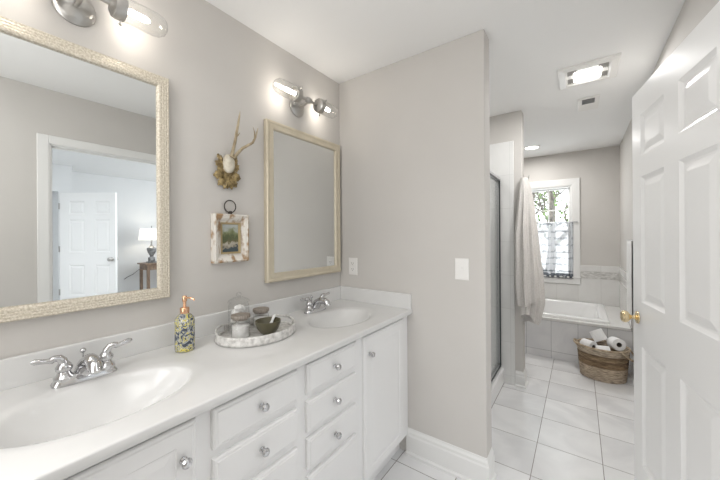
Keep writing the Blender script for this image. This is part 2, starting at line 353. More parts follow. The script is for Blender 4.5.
# ------------------------------------------------------------------ trees outside
M_bark = noisy(mat('tree_bark', (.10, .09, .08), .9), (.05, .045, .04), (.14, .12, .10), 12)
M_leaf = noisy(mat('tree_leaves', (.16, .3, .06), .6), (.03, .06, .02), (.16, .24, .07), 2.5)
def tree(x, y, h, label, leaves, seed, lean=0, zlo=0.5, grp=None):
    rnd = random.Random(seed); t = thing('tree', label, 'tree', (x, y, -1.2)); b = MB(); tips = []
    def br(p, d, ln, rad, lvl):
        pts = [p]; q = p.copy(); dd = d.copy()
        for k in range(6):
            dd = (dd+Vector((rnd.uniform(-.25, .25), rnd.uniform(-.25, .25), rnd.uniform(-.05, .22)))*.7).normalized(); q = q+dd*ln/6; pts.append(q.copy())
            if lvl < 3 and k > 0:
                for _ in range(2 if lvl else 1):
                    ax = Vector((rnd.uniform(-1, 1), rnd.uniform(-1, 1), rnd.uniform(-.1, .9))).normalized(); br(q, (dd*.5+ax).normalized(), ln*rnd.uniform(.35, .6), rad*.45, lvl+1)
            if lvl >= 2: tips.append(q.copy())
        b.tube(pts, [rad*(1-.1*k) for k in range(7)], 6 if lvl < 2 else 4)
    br(Vector((0, 0, 0)), Vector((lean, 0, 1)).normalized(), h, h*.027, 0)
    b.build('trunk', M_bark, t, True)
    lb = MB()
    for p in rnd.sample(tips, min(len(tips), leaves)):
        for _ in range(7):
            c = p+Vector((rnd.gauss(0, .22), rnd.gauss(0, .22), rnd.gauss(0, .2)))
            if c.z < zlo: continue
            u = Vector((rnd.uniform(-1, 1), rnd.uniform(-1, 1), rnd.uniform(-1, 1))).normalized(); v = u.orthogonal().normalized(); s_ = rnd.uniform(.05, .10)
            lb.quad([c-u*s_, c+v*s_*.5, c+u*s_, c-v*s_*.5])
    lb.build('foliage', M_leaf, t)
    return t
tree(.75, 9.5, 4.4, 'dark leafy tree outside, in the right panes of the window', 130, 11)
tree(-.55, 13.6, 5.2, 'nearly bare dark tree outside, in the left panes of the window', 60, 5)
tree(.1, 19.5, 7.0, 'green bushy tree standing behind the two dark trunks outside the window', 260, 23)

# ------------------------------------------------------------------ tub and tiled surround
ts = thing('tub_surround', 'grey tiled step and white deck built around the bathtub', 'tub surround', (0, YS, 0))
Y = lambda y: y-YS
ap = MB().box((0.001, Y(3.897), .002), (RX-.001, Y(3.93), .409))
o = ap.build('tiled_apron', M_apron, ts)
TX0, TX1, TY0, TY1 = .166, 1.648, 3.962, 4.935
dk = MB(); e = .012
dk.box((.001, Y(3.885), .409), (RX-.011, Y(TY0+.04), ZD), .004); dk.box((.001, Y(TY1-.03), .409), (RX-.011, Y(YW-.001), ZD)); dk.box((.001, Y(TY0+.04), .409), (TX0+.04, Y(TY1-.03), ZD)); dk.box((TX1-.04, Y(TY0+.04), .409), (RX-.011, Y(TY1-.03), ZD))
dk.build('deck', M_walltile, ts)
def rrect(x0, x1, y0, y1, r, z, n=6):
    out = []
    for cx, cy, a0 in ((x1-r, y1-r, 0), (x0+r, y1-r, PI/2), (x0+r, y0+r, PI), (x1-r, y0+r, 1.5*PI)):
        for k in range(n+1): a = a0+PI/2*k/n; out.append((cx+r*math.cos(a), cy+r*math.sin(a), z))
    return out
tb = MB(); lo = []
for ins, z, r in ((0, ZD+.001, .02), (0, .455, .02), (.006, .463, .02), (.05, .463, .02), (.07, .455, .10), (.075, .435, .14), (.10, .30, .18), (.14, .12, .2), (.22, .06, .2), (.30, .055, .15)):
    lo.append(rrect(TX0+ins, TX1-ins, TY0+ins, TY1-ins, r, z))
tb.loft(lo, True, False, True)
tb_ = tag(tb.build('bathtub', M_porc, None, True, 50), 'white drop-in bathtub set in the tiled deck under the window', 'bathtub')

# ------------------------------------------------------------------ shower
curb = struct(MB().box((.74, YPB+.010, 0), (.846, YS-.010, .14), .012).build('trim_11', M_porc))
struct(MB().box((.010, YPB+.010, 0), (.74, YS-.010, .05)).build('floor_shower', M_porc))
sd = thing('shower_door', 'framed glass shower door behind the partition wall', 'shower door', (.80, YPB+.010, .14))
LY = YS-.010-YPB-.010
MB().box((-.010, .012, .022), (-.004, LY*.52, 1.69)).build('glass_panel', M_shglass, sd)
MB().box((.004, LY*.48, .022), (.010, LY-.012, 1.69)).build('glass_panel', M_shglass, sd)
MB().box((-.02, .001, 1.69), (.02, LY-.001, 1.725), .003).build('header_rail', M_alum, sd)
MB().box((.02, .03, 1.688), (.026, LY-.02, 1.70)).build('header_seal', M_darkmetal, sd)
MB().box((-.018, .001, .001), (.018, LY-.001, .022), .003).build('bottom_track', M_alum, sd)
MB().box((.018, .03, .018), (.024, LY-.02, .028)).build('bottom_seal', M_darkmetal, sd)
MB().box((-.018, LY-.014, .022), (.018, LY-.001, 1.69), .002).build('wall_jamb', M_alum, sd)
MB().box((-.018, .001, .022), (.018, .014, 1.69), .002).build('wall_jamb', M_alum, sd)
MB().box((.012, LY-.022, .022), (.024, LY-.014, 1.69)).build('jamb_seal', M_darkmetal, sd)

# ------------------------------------------------------------------ six panel doors
def six_panel(W, Hd, T, panels, m_, name):
    """local: x along width from the free edge, y = thickness, z up; both faces moulded"""
    b = MB()
    for side in (0, 1):
        yf = 0 if side == 0 else T; sg = 1 if side == 0 else -1
        xs = sorted({0, W} | {p[0] for p in panels} | {p[1] for p in panels}); zs = sorted({0, Hd} | {p[2] for p in panels} | {p[3] for p in panels})
        # stiles and rails as a grid with holes
        for a, c in zip(xs, xs[1:]):
            for d, e in zip(zs, zs[1:]):
                mx, mz = (a+c)/2, (d+e)/2
                if any(p[0] < mx < p[1] and p[2] < mz < p[3] for p in panels): continue
                b.quad([(a, yf, d), (c, yf, d), (c, yf, e), (a, yf, e)])
        for x0, x1, z0, z1 in panels:
            rings = []
            for ins, dep in ((0, 0), (.004, .003), (.014, .009), (.022, .010), (.045, .004), (.050, .003)):
                rings.append([b.bm.verts.new((u, yf+sg*dep, v)) for u, v in ((x0+ins, z0+ins), (x1-ins, z0+ins), (x1-ins, z1-ins), (x0+ins, z1-ins))])
            for a, c in zip(rings, rings[1:]):
                for i in range(4): j2 = (i+1) % 4; b.bm.faces.new((a[i], a[j2], c[j2], c[i]))
            b.bm.faces.new(rings[-1])
    b.quad([(0, 0, 0), (0, T, 0), (0, T, Hd), (0, 0, Hd)]); b.quad([(W, 0, 0), (W, T, 0), (W, T, Hd), (W, 0, Hd)])
    b.quad([(0, 0, 0), (W, 0, 0), (W, T, 0), (0, T, 0)]); b.quad([(0, 0, Hd), (W, 0, Hd), (W, T, Hd), (0, T, Hd)])
    bmesh.ops.remove_doubles(b.bm, verts=b.bm.verts, dist=1e-5)
    return b
def knob_mb(sg, y0):
    prof = [(.026, 0), (.030, .003), (.029, .006), (.018, .009), (.010, .014), (.009, .026), (.014, .032), (.024, .038), (.029, .048), (.029, .056), (.023, .064), (.012, .067), (.001, .068)]
    rings = []
    for r, h in prof: rings.append([Vector((r*math.cos(2*PI*i/24), y0+sg*h, r*math.sin(2*PI*i/24))) for i in range(24)])
    return MB().loft(rings)
pn = [(.105, .345, 1.712, 1.905), (.462, .692, 1.712, 1.905), (.105, .345, 1.022, 1.614), (.462, .692, 1.022, 1.614), (.105, .345, .25, .813), (.462, .692, .25, .813)]
dmb = six_panel(.80, 2.018, .035, [(a, b, c-.012, d-.012) for a, b, c, d in pn], M_door, 'door')
d1 = dmb.build('door_1', M_door); struct(d1)
# free edge front corner at (1.623,2.048); door runs towards the hinge; thickness goes to the wall side
dv = Vector((.17033, -.98539, 0)); nv = Vector((.98539, .17033, 0))
d1.matrix_world = Matrix(((dv.x, nv.x, 0, 1.623), (dv.y, nv.y, 0, 2.048), (0, 0, 1, .012), (0, 0, 0, 1)))
for sg, y0 in ((-1, 0), (1, .035)):
    k = knob_mb(sg, y0); k.xf(Matrix.Translation((.062, 0, .928))); k.build('door_knob', M_brass, d1, True, 35)
MB().box((-.0015, .006, .895), (.0, .029, .96)).build('latch_plate', M_brass, d1)
for z in (.25, 1.0, 1.78): MB().tube([(.802, .036, z-.045), (.802, .036, z+.045)], .005, 8).build('hinge', M_brass, d1, True)

# ------------------------------------------------------------------ bedroom beyond the doorway (seen in the mirror)
BX0, BX1, BY0, BY1 = RX+.12, 5.496, -1.6, 4.3
struct(MB().box((BX0, BY0, -.1), (BX1+.9, BY1, 0)).build('floor_bedroom', M_carpet))
struct(MB().box((BX0, BY0, H), (BX1+.9, BY1, H+.1)).build('ceiling_bedroom', M_bedwall))
struct(MB().box((BX1, 1.26, 0), (BX1+.1, BY1, H)).build('wall_bedroom_far', M_bedwall))
struct(MB().box((BX0, BY1, 0), (BX1+.1, BY1+.1, H)).build('wall_bedroom_side', M_bedwall))
struct(MB().box((BX0, BY0-.1, 0), (BX1+.9, BY0, H)).build('wall_bedroom_near', M_bedwall))
q_ = MB(); q_.box((5.0, 1.10, 0), (BX1, 1.26, H)); q_.box((5.0, BY0, 2.04), (5.10, 1.10, H)); q_.box((5.0, BY0, 0), (5.10, .25, 2.04))
struct(q_.build('wall_bedroom_closet', M_bedwall))
struct(MB().box((BX1+.8, BY0, 0), (BX1+.9, 1.26, H)).build('wall_hall', M_bedwall))
struct(MB().box((BX0-.0, Y0-1.0, 0), (BX0+.02, Y0-.12, H)).build('wall_bedroom_return', M_bedwall))
struct(MB().box((BX0, Y0-.12, 0), (BX0+.012, DO0-.07, H)).build('wall_bedroom_doorway_near', M_bedwall))
struct(MB().box((BX0, DO1+.07, 0), (BX0+.012, BY1, H)).build('wall_bedroom_doorway_far', M_bedwall))
pb = [(.14, .375, 1.69, 1.887), (.525, .755, 1.69, 1.887), (.14, .375, 1.118, 1.61), (.525, .755, 1.118, 1.61), (.14, .375, .47, .93), (.525, .755, .47, .93)]
dB = six_panel(.838, 2.0, .035, [(a, b, c-.012, d-.012) for a, b, c, d in pb], M_door, 'door')
d2 = struct(dB.build('door_2', M_door))
dv2 = Vector((-.815, .580, 0)).normalized(); nv2 = Vector((dv2.y, -dv2.x, 0))*-1
nv2 = Vector((.580, .815, 0)).normalized()
d2.matrix_world = Matrix(((dv2.x, nv2.x, 0, 4.966), (dv2.y, nv2.y, 0, 1.108), (0, 0, 1, .012), (0, 0, 0, 1)))
for sg, y0 in ((-1, 0), (1, .035)):
    k = knob_mb(sg, y0); k.xf(Matrix.Translation((.785, 0, 1.0))); k.build('door_knob', M_nickel, d2, True)
for z in (.51, 1.156, 1.80): MB().box((-.012, -.008, z-.045), (.006, .006, z+.045)).build('hinge', M_nickel, d2)

M_wood = noisy(mat('walnut_wood', (.16, .09, .05), .45), (.15, .10, .07), (.28, .19, .13), 10, 4, (1, 8, 1))
ct_ = thing('console_table', 'dark wooden side table standing by the bedroom wall, seen in the large mirror', 'table', (5.14, 2.62, 0))
tw, td = .80, .42   # along y, along x ; top at .86
MB().box((-td/2, -tw/2, .835), (td/2, tw/2, .86), .004).build('tabletop', M_wood, ct_)
MB().box((-td/2+.03, -tw/2+.03, .74), (td/2-.03, tw/2-.03, .835)).build('apron', M_wood, ct_)
for sx in (-1, 1):
    for sy in (-1, 1): MB().box((sx*(td/2-.05)-.022, sy*(tw/2-.05)-.022, 0), (sx*(td/2-.05)+.022, sy*(tw/2-.05)+.022, .745), .003).build('leg', M_wood, ct_)
MB().box((-td/2+.05, -tw/2+.05, .30), (td/2-.05, tw/2-.05, .32)).build('shelf', M_wood, ct_)
M_shade = mat('lit_shade', (.9, .88, .84), .8, emit=(1, .95, .88), estr=.55)
tl = thing('table_lamp', 'grey urn table lamp with a glowing white shade, seen in the large mirror', 'lamp', (5.14, 2.385, .86))
M_urn = noisy(mat('pewter_urn', (.25, .25, .25), .35, .8), (.16, .16, .16), (.38, .38, .38), 20)
MB().box((-.07, -.07, 0), (.07, .07, .025), .003).build('base', M_urn, tl)
MB().lathe([(.05, .025), (.055, .04), (.03, .06), (.028, .08), (.045, .10), (.03, .115), (.03, .13), (.062, .19), (.078, .25), (.075, .275), (.045, .29), (.03, .31), (.018, .33), (.014, .36), (.014, .42)], n=24).build('urn_body', M_urn, tl, True)
MB().box((-.045, -.045, .025), (.045, .045, .10), .004).build('plinth', M_urn, tl)
sh = MB(); rings = [[(r*math.cos(2*PI*i/36), r*math.sin(2*PI*i/36), z) for i in range(36)] for r, z in ((.205, .42), (.175, .64))]
solid(sh.loft(rings, True, False, False).build('lamp_shade', M_shade, tl, True), .003)
MB().lathe([(.003, .42), (.003, .65), (.010, .66), (.004, .69)], n=10).build('finial', M_urn, tl, True)
MB().sphere((0, 0, .52), .03).build('bulb', mat('lamp_bulb', (1, 1, 1), emit=(1, .88, .7), estr=45), tl, True)
cdz = MB(); cdz.tube([(5.30, 2.35, .72), (5.45, 2.28, .72), (5.485, 2.20, .64), (5.485, 2.12, .60), (5.487, 2.06, .56)], .004, 6)
tag(cdz.build('power_cord', M_dark, None, True), 'black lamp cord running from the side table to the bedroom wall socket', 'cord')

# ------------------------------------------------------------------ vanity
VY0 = -.42; VY1 = YP-.0002; XF = .535
va = thing('vanity_cabinet', 'long white double vanity cabinet along the mirror wall', 'cabinet', (0, VY0, 0))
def L(y): return y-VY0
cz0, cz1 = .118, .8645
b = MB(); b.box((.021, L(VY0)+.019, cz0+.001), (XF-.019, L(VY1)-.019, cz0+.018)); b.box((.002, L(VY0)+.019, cz0), (.02, L(VY1)-.019, cz1)); b.box((.002, L(VY0), cz0), (XF-.018, L(VY0)+.018, cz1)); b.box((.002, L(VY1)-.018, cz0), (XF-.018, L(VY1), cz1))
b.box((XF-.018, L(VY0), cz0), (XF, L(VY1), cz1)); b.build('carcass', M_cab, va)
MB().box((.02, L(VY0), 0), (.475, L(VY1), cz0)).build('toe_kick', M_cab, va)
def front(y0, y1, z0, z1, nm, raised=False):
    Wd, Hh = y1-y0, z1-z0
    loops = [(0, 0), (0, .011), (.004, .015), (.010, .0155), (.013, .018)]
    if raised: loops += [(.052, .018), (.055, .0155), (.062, .0155), (.080, .0175)]
    # normal must be +x : U = +y, V = +z
    return MB().panel((XF, L(y0), z0), (0, 1, 0), (0, 0, 1), Wd, Hh, loops).build(nm, M_cab, va)
M_knob = glass_mat('knob_crystal', (.85, .86, .87), .05, .5)
def knob(parent, y, z):
    x = XF+.0175
    k = MB().lathe([(.009, 0), (.0095, .003), (.005, .006), (.005, .014), (.011, .016)], (x, L(y), z), 16, 'x').build('knob', M_chrome, parent, True)
    MB().lathe([(.008, .015), (.0130, .019), (.0138, .023), (.011, .028), (.005, .030), (.0008, .0302)], (x, L(y), z), 12, 'x').build('knob_cap', M_chrome, k, False)
rows = [(.73, .848), (.585, .703), (.44, .558), (.155, .413)]
for (a, b_) in ((.466, .788), (.838, 1.157)):
    for z0, z1 in rows:
        f = front(a, b_, z0, z1, 'drawer'); knob(f, (a+b_)/2, (z0+z1)/2)
for y0, y1, ky in ((1.22, 1.63, 1.262), (.07, .418, .382), (-.33, .02, -.02)):
    f = front(y0, y1, .135, .848, 'cabinet_door', True); knob(f, ky, .757)

# countertop: cultured marble with two moulded basins
CZ = .893; CX1 = .572; CY0 = VY0-.01; CY1 = YP-.0015
SINKS = [(.308, .285), (.315, 1.328)]; SA, SB = .148, .222
def topz(x, y):
    z = CZ
    for sx, sy in SINKS:
        d = math.sqrt(((x-sx)/SA)**2+((y-sy)/(SB if sy < 1 else .205))**2)
        if d < 1.22:
            if d < 1: z = CZ-.007-.115*(1-d*d)**.8
            else: z = CZ-.007*(1-(d-1)/.22)**2
            if .93 < d < 1.0:   # soft lip
                pass
    return z
ctp = thing('vanity_countertop', 'white cultured marble vanity top with two moulded oval basins', 'countertop', (0, CY0, CZ))
nx, ny = 76, 300
b = MB(); g = []
xs = [.001+(CX1-.006-.001)*i/nx for i in range(nx+1)]
for jx in range(ny+1):
    y = CY0+(CY1-CY0)*jx/ny
    row = [b.bm.verts.new((x, y-CY0, topz(x, y)-CZ)) for x in xs]
    for dx, dz in ((.0045, -.001), (.006, -.004), (.006, -.024), (.004, -.028), (-.012, -.028)): row.append(b.bm.verts.new((CX1-.006+dx, y-CY0, dz)))
    g.append(row)
for r0, r1 in zip(g, g[1:]):
    for i in range(len(r0)-1): b.bm.faces.new((r0[i], r0[i+1], r1[i+1], r1[i]))
b.bm.faces.new([v for v in g[0]][::-1]) if False else None
b.build('basin_top', M_top, ctp, True, 60)
BH = .092
MB().box((.001, 0, -.001), (.020, CY1-CY0, BH), .004).build('backsplash', M_top, ctp)
MB().box((.020, CY1-CY0-.019, -.001), (.568, CY1-CY0, BH), .004).build('side_splash', M_top, ctp)
for sx, sy in SINKS:
    MB().lathe([(.001, 0), (.020, 0), (.022, .002), (.022, .006), (.018, .007), (.012, .004), (.001, .003)], (sx, sy-CY0, -.1225), 20).build('drain', M_chrome, ctp, True)

# faucets
def faucet(loc, label):
    t = thing('faucet', label, 'faucet', loc, 0, None)
    # base plate along y
    ring = lambda sx, sy, z: [(sx*math.cos(a)*(1), sy*(1 if abs(math.sin(a)) < 2 else 1)*math.sin(a), z) for a in [2*PI*k/32 for k in range(32)]]
    def sup(sx, sy, z, n=3.2): return [(sx*math.copysign(abs(math.cos(a))**(2/n), math.cos(a)), sy*math.copysign(abs(math.sin(a))**(2/n), math.sin(a)), z) for a in [2*PI*k/36 for k in range(36)]]
    MB().loft([sup(.029, .081, 0), sup(.029, .081, .006), sup(.024, .074, .018), sup(.018, .064, .026)]).build('base_plate', M_chrome, t, True)
    # spout: broad body rising and reaching over the basin (+x)
    sp = MB(); P = [(-.004, 0, .010), (.002, 0, .032), (.018, 0, .052), (.044, 0, .067), (.072, 0, .070), (.096, 0, .060), (.106, 0, .044)]
    sp.tube(P, [.030, .027, .024, .021, .019, .0185, .014], 16); sp.build('spout', M_chrome, t, True)
    for s in (-1, 1):
        hy = s*.051
        hub = MB().lathe([(.024, .014), (.025, .024), (.019, .031), (.015, .040), (.020, .046), (.021, .054), (.016, .062), (.012, .068)], (0, hy, 0), 20).build('handle', M_chrome, t, True)
        lv = MB(); lv.tube([(0, hy, .060), (.001, hy+s*.003, .074), (.002, hy+s*.011, .084), (.003, hy+s*.021, .086), (.004, hy+s*.029, .083), (.005, hy+s*.033, .083), (.006, hy+s*.047, .086), (.006, hy+s*.064, .090), (.006, hy+s*.072, .091)],
                [.012, .0115, .0105, .0095, .0105, .0078, .0075, .0085, .004], 12)
        lv.build('lever', M_chrome, hub, True)
    MB().tube([(-.030, 0, .002), (-.030, 0, .075)], .0025, 8).sphere((-.030, 0, .082), .0085).build('lift_rod', M_chrome, t, True)
    return t
faucet((.112, .285, CZ), 'chrome two-handle faucet of the front sink, beside the floral soap bottle')
faucet((.112, 1.337, CZ), 'chrome two-handle faucet of the far sink, under the small mirror')

# ------------------------------------------------------------------ mirrors
def mirror(y0, y1, z0, z1, fw, m_, label, flutes):
    t = thing('wall_mirror', label, 'mirror', (0, (y0+y1)/2, z0)); wd, h = y1-y0, z1-z0
    loops = [(0, .001), (0, .026), (.003, .030)]
    if flutes:
        k = .006
        while k < fw-.012: loops += [(k, .030), (k+.003, .0290), (k+.006, .030)]; k += .009
    else: loops += [(.012, .031), (.020, .028)]
    loops += [(fw-.008, .029), (fw-.003, .026), (fw, .016), (fw, .001)]
    MB().ringframe((0, -wd/2, 0), (0, 1, 0), (0, 0, 1), wd, h, loops).build('frame', m_, t)
    MB().box((.008, -wd/2+fw-.004, fw-.004), (.017, wd/2-fw+.004, h-fw+.004)).build('mirror_glass', M_mirror, t)
    MB().box((.002, -wd/2+.01, .01), (.008, wd/2-.01, h-.01)).build('backing', M_frameback, t)
mirror(-.012, .571, 1.095, 1.998, .045, M_frame, 'large wall mirror in a woven-texture champagne frame above the front sink', True)
mirror(1.057, 1.683, 1.089, 1.985, .050, M_frame2, 'wall mirror in a smooth champagne frame above the far sink', False)

# ------------------------------------------------------------------ vanity sconces
def sconce(y, label):
    t = thing('vanity_sconce', label, 'wall light', (0, y, 2.15))
    MB().lathe([(.058, .001), (.058, .006), (.052, .012), (.040, .018), (.018, .024), (.010, .026)], (0, 0, -.018), 28, 'x').build('wall_plate', M_nickel, t, True)
    MB().tube([(.018, 0, -.018), (.060, 0, -.020), (.088, 0, -.010), (.10, 0, 0)], .008, 10).build('arm', M_nickel, t, True)
    MB().tube([(.10, -.085, 0), (.10, .085, 0)], .009, 12).lathe([(.010, -.018), (.017, -.012), (.019, 0), (.017, .012), (.010, .018)], (.10, 0, 0), 16, 'y').build('crossbar', M_nickel, t, True)
    for s in (-1, 1):
        ax = 'y' if s > 0 else '-y'
        cup = MB().lathe([(.012, .070), (.030, .074), (.040, .080), (.043, .090), (.043, .112), (.039, .114), (.039, .092), (.012, .084)], (.10, 0, 0), 24, ax).build('socket_cup', M_nickel, t, True)
        for a in (0.4, 2.5, 4.6):
            c, d = math.cos(a), math.sin(a)
            MB().tube([(.10+.040*c, s*.102, .040*d), (.10+.054*c, s*.102, .054*d)], .003, 8).sphere((.10+.055*c, s*.102, .055*d), .006, n=8).build('thumbscrew', M_nickel, cup, True)
        gl = MB().lathe([(.041, .094), (.042, .205), (.038, .226), (.028, .241), (.012, .249), (.0008, .2505)], (.10, 0, 0), 28, ax, cap=False).build('glass_shade', M_glass, t, True)
        bl = MB().lathe([(.006, .100), (.009, .112), (.0105, .14), (.0105, .175), (.007, .188), (.001, .192)], (.10, 0, 0), 14, ax).build('bulb', M_bulb, t, True)
        MB().lathe([(.012, .084), (.012, .106)], (.10, 0, 0), 14, ax).build('socket', M_plastic, t, True)
    return t
sconce(.285, 'two-bulb nickel and glass wall light above the large mirror, cut off by the top edge')
sconce(1.3025, 'two-bulb nickel and glass wall light above the small mirror in the corner')

# ------------------------------------------------------------------ outlet and switch
def plate(name, label, cat, x, z, w_, h_, sw):
    t = thing(name, label, cat, (x, YP, z))
    MB().panel((-w_/2, 0, -h_/2), (1, 0, 0), (0, 0, 1), w_, h_, [(0, 0), (0, .003), (.003, .005), (.006, .0055)]).build('plate', M_plastic, t)
    if sw:
        MB().box((-.016, -.0065, -.033), (.016, -.005, .033), .001).build('rocker_frame', M_plastic, t)
        MB().box((-.005, -.014, -.002), (.005, -.006, .012), .001).build('toggle', M_plastic, t)
    else:
        for s in (-1, 1):
            q = MB().box((-.016, -.0075, s*.020-.013), (.016, -.005, s*.020+.013), .004).build('socket', M_plastic, t)
            MB().box((-.008, -.0080, s*.020-.002), (-.006, -.0072, s*.020+.008)).box((.006, -.0080, s*.020-.002), (.008, -.0072, s*.020+.007)).box((-.002, -.0080, s*.020-.010), (.002, -.0072, s*.020-.006)).build('slot', M_dark, q)
plate('wall_outlet', 'white double wall outlet beside the small mirror', 'outlet', .119, 1.13, .074, .120, False)
plate('light_switch', 'white toggle light switch plate on the partition wall', 'switch', .873, 1.155, .076, .120, True)

# ------------------------------------------------------------------ ceiling fixtures
t = thing('exhaust_fan_light', 'square white ceiling exhaust fan with a lit centre lens', 'ceiling fan light', (1.454, 2.585, H))
fr = MB().ringframe((-.163, .163, 0), (1, 0, 0), (0, -1, 0), .326, .326, [(0, .0005), (0, .010), (.004, .014), (.040, .020), (.048, .016), (.048, .0005)]); fr.build('cover', M_plastic, t)
MB().box((-.118, -.118, -.006), (.118, .118, -.001)).build('inner_tray', M_plastic, t)
M_gg = mat('grille_grey', (.35, .34, .32), .5)
for sx in (-1, 1):
    for sy in (-1, 1):
        gr = MB().box((sx*.084-.026, sy*.065-.035, -.0075), (sx*.084+.026, sy*.065+.035, -.006))
        for k in range(5): gr.box((sx*(.062+k*.011)-.002, sy*.065-.034, -.0105), (sx*(.062+k*.011)+.002, sy*.065+.034, -.0074))
        gr.build('grille', M_gg, t)
MB().box((-.075, -.060, -.014), (.075, .085, -.006), .003).build('light_lens', M_lens, t)
t = thing('ceiling_vent', 'small white ceiling air vent beyond the exhaust fan', 'vent', (1.47, 3.20, H))
MB().box((-.072, -.155, -.008), (.072, .155, -.0005), .003).build('frame', M_plastic, t)
v = MB()
for k in range(9): v.box((-.042, -.125+k*.0115, -.0125), (.042, -.125+k*.0115+.006, -.0078))
v.build('grille', mat('vent_grey', (.22, .22, .22), .5), t)
t = thing('recessed_light', 'round recessed ceiling light glowing above the bathtub', 'ceiling light', (.925, 4.40, H))
MB().lathe([(.095, -.0005), (.094, -.006), (.076, -.008), (.072, -.0005)], n=36, cap=False).build('trim_ring', M_plastic, t, True)
MB().lathe([(.001, -.003), (.073, -.003)], n=36, cap=False).build('lens', M_reclens, t)

# ------------------------------------------------------------------ basket and rolls
BKX, BKY = 1.575, 3.665
M_b1 = noisy(mat('basket_weave', (.42, .32, .22), .8), (.26, .19, .12), (.60, .50, .37), 34, 4, (1, 1, 6), .9, .006)
def basket_mat():
    mt = mat('woven_basket', (.4, .3, .2), .85)
    tc = nd(mt, 'ShaderNodeTexCoord'); sp = nd(mt, 'ShaderNodeSeparateXYZ'); lk(mt, tc.outputs['Object'], sp.inputs[0])
    cr = nd(mt, 'ShaderNodeValToRGB'); e = cr.color_ramp.elements; e[0].position = 0; e[0].color = (.38, .31, .24, 1); e[1].position = 1; e[1].color = (.50, .42, .33, 1)
    for p, c in ((.40, (.46, .37, .27)), (.44, (.20, .135, .08)), (.55, (.24, .165, .095)), (.60, (.12, .08, .05)), (.66, (.28, .2, .12)), (.78, (.16, .11, .065)), (.82, (.46, .38, .29))):
        x = e.new(p); x.color = (*c, 1)
    lk(mt, mth(mt, 'DIVIDE', sp.outputs[2], .30), cr.inputs[0])
    n = nd(mt, 'ShaderNodeTexNoise'); n.inputs['Scale'].default_value = 22; n.inputs['Detail'].default_value = 4; mp = nd(mt, 'ShaderNodeMapping'); mp.inputs['Scale'].default_value = (1, 1, 9); lk(mt, tc.outputs['Object'], mp.inputs[0]); lk(mt, mp.outputs[0], n.inputs['Vector'])
    mx = nd(mt, 'ShaderNodeMix', data_type='RGBA', blend_type='MULTIPLY'); mx.inputs[0].default_value = 1; cr2 = nd(mt, 'ShaderNodeValToRGB'); cr2.color_ramp.elements[0].position = .35; cr2.color_ramp.elements[0].color = (.5, .5, .5, 1); cr2.color_ramp.elements[1].position = .6; cr2.color_ramp.elements[1].color = (1.3, 1.3, 1.3, 1)
    lk(mt, n.outputs[0], cr2.inputs[0]); lk(mt, cr.outputs[0], mx.inputs[6]); lk(mt, cr2.outputs[0], mx.inputs[7]); lk(mt, mx.outputs[2], bsdf(mt).inputs['Base Color'])
    return mt
M_bk = basket_mat()
bk = thing('wicker_basket', 'oval brown woven basket of toilet rolls on the floor by the tub', 'basket', (BKX, BKY, 0))
def bax(z): f = z/.30; return .168+.028*f, .135+.03*f
pr_ = MB(); rings = []
nz = 64; nseg = 96
for k in range(nz+1):
    z = .002+.292*k/nz; a, b_ = bax(z); ring = []
    for i in range(nseg):
        th = 2*PI*i/nseg; row = z/.0215; wob = .0035*abs(math.sin(PI*row))+.0018*math.sin(th*30+PI*int(row)); ring.append(((a+wob)*math.cos(th), (b_+wob)*math.sin(th), z))
    rings.append(ring)
for k in range(8, -1, -1):
    z = .06+.234*k/8; a, b_ = bax(z); rings.append([((a-.010)*math.cos(2*PI*i/nseg), (b_-.010)*math.sin(2*PI*i/nseg), z) for i in range(nseg)])
pr_.loft(rings).build('woven_body', M_bk, bk, True, 70)
a, b_ = bax(.296)
MB().tube([(a*math.cos(t_), b_*math.sin(t_), .296) for t_ in [2*PI*k/60 for k in range(60)]], .009, 8, closed=True).build('rim', M_b1, bk, True)
for s in (-1, 1):
    pts = []
    for k in range(15):
        q = k/14; th = (-.62+1.24*q)*(1 if s > 0 else .6) + (0 if s > 0 else PI) - (.25 if s > 0 else 0)
        bulge = math.sin(PI*q)
        pts.append(((a+.012+(.034 if s > 0 else .014)*bulge)*math.cos(th), (b_+.010+.030*bulge)*math.sin(th), .285-(.075*bulge if s > 0 else -.02*bulge)))
    MB().tube(pts, .006, 8).tube([(p[0]*.99, p[1]*.99, p[2]+.008) for p in pts], .0055, 8).build('handle', M_b1, bk, True)
M_paper = noisy(mat('tissue_paper', (.86, .86, .86), .9, spec=.1), (.84, .84, .84), (.88, .88, .88), 60)
M_core = mat('cardboard_core', (.10, .085, .07), .9)
def roll(loc, rot, label):
    t = thing('toilet_roll', label, 'toilet paper', loc, 0, 'toilet rolls in the basket'); t.rotation_euler = rot
    r, h = .054, .10
    MB().lathe([(.021, -h/2), (r-.003, -h/2), (r, -h/2+.003), (r, h/2-.003), (r-.003, h/2), (.021, h/2), (.021, -h/2)], n=36, cap=False).build('paper', M_paper, t, True, 35)
    solid(MB().lathe([(.0205, -h/2+.001), (.0205, h/2-.001)], n=24, cap=False).build('core', M_core, t, True), .001)
def aim(d, spin=0): return Vector(d).to_track_quat('Z', 'Y').to_euler()
roll((BKX+.100, BKY-.008, .335), aim((.35, -.92, .10)), 'toilet roll lying at the right of the basket, its hole facing forward')
roll((BKX-.105, BKY-.005, .275), aim((.75, -.62, .02)), 'toilet roll lying low at the left side of the basket')
roll((BKX-.028, BKY+.045, .372), aim((-.45, .25, .80)), 'toilet roll tipped up on top at the back of the basket')
roll((BKX+.0, BKY-.072, .258), aim((.9, .12, .05)), 'toilet roll mostly sunk inside the basket at the front')

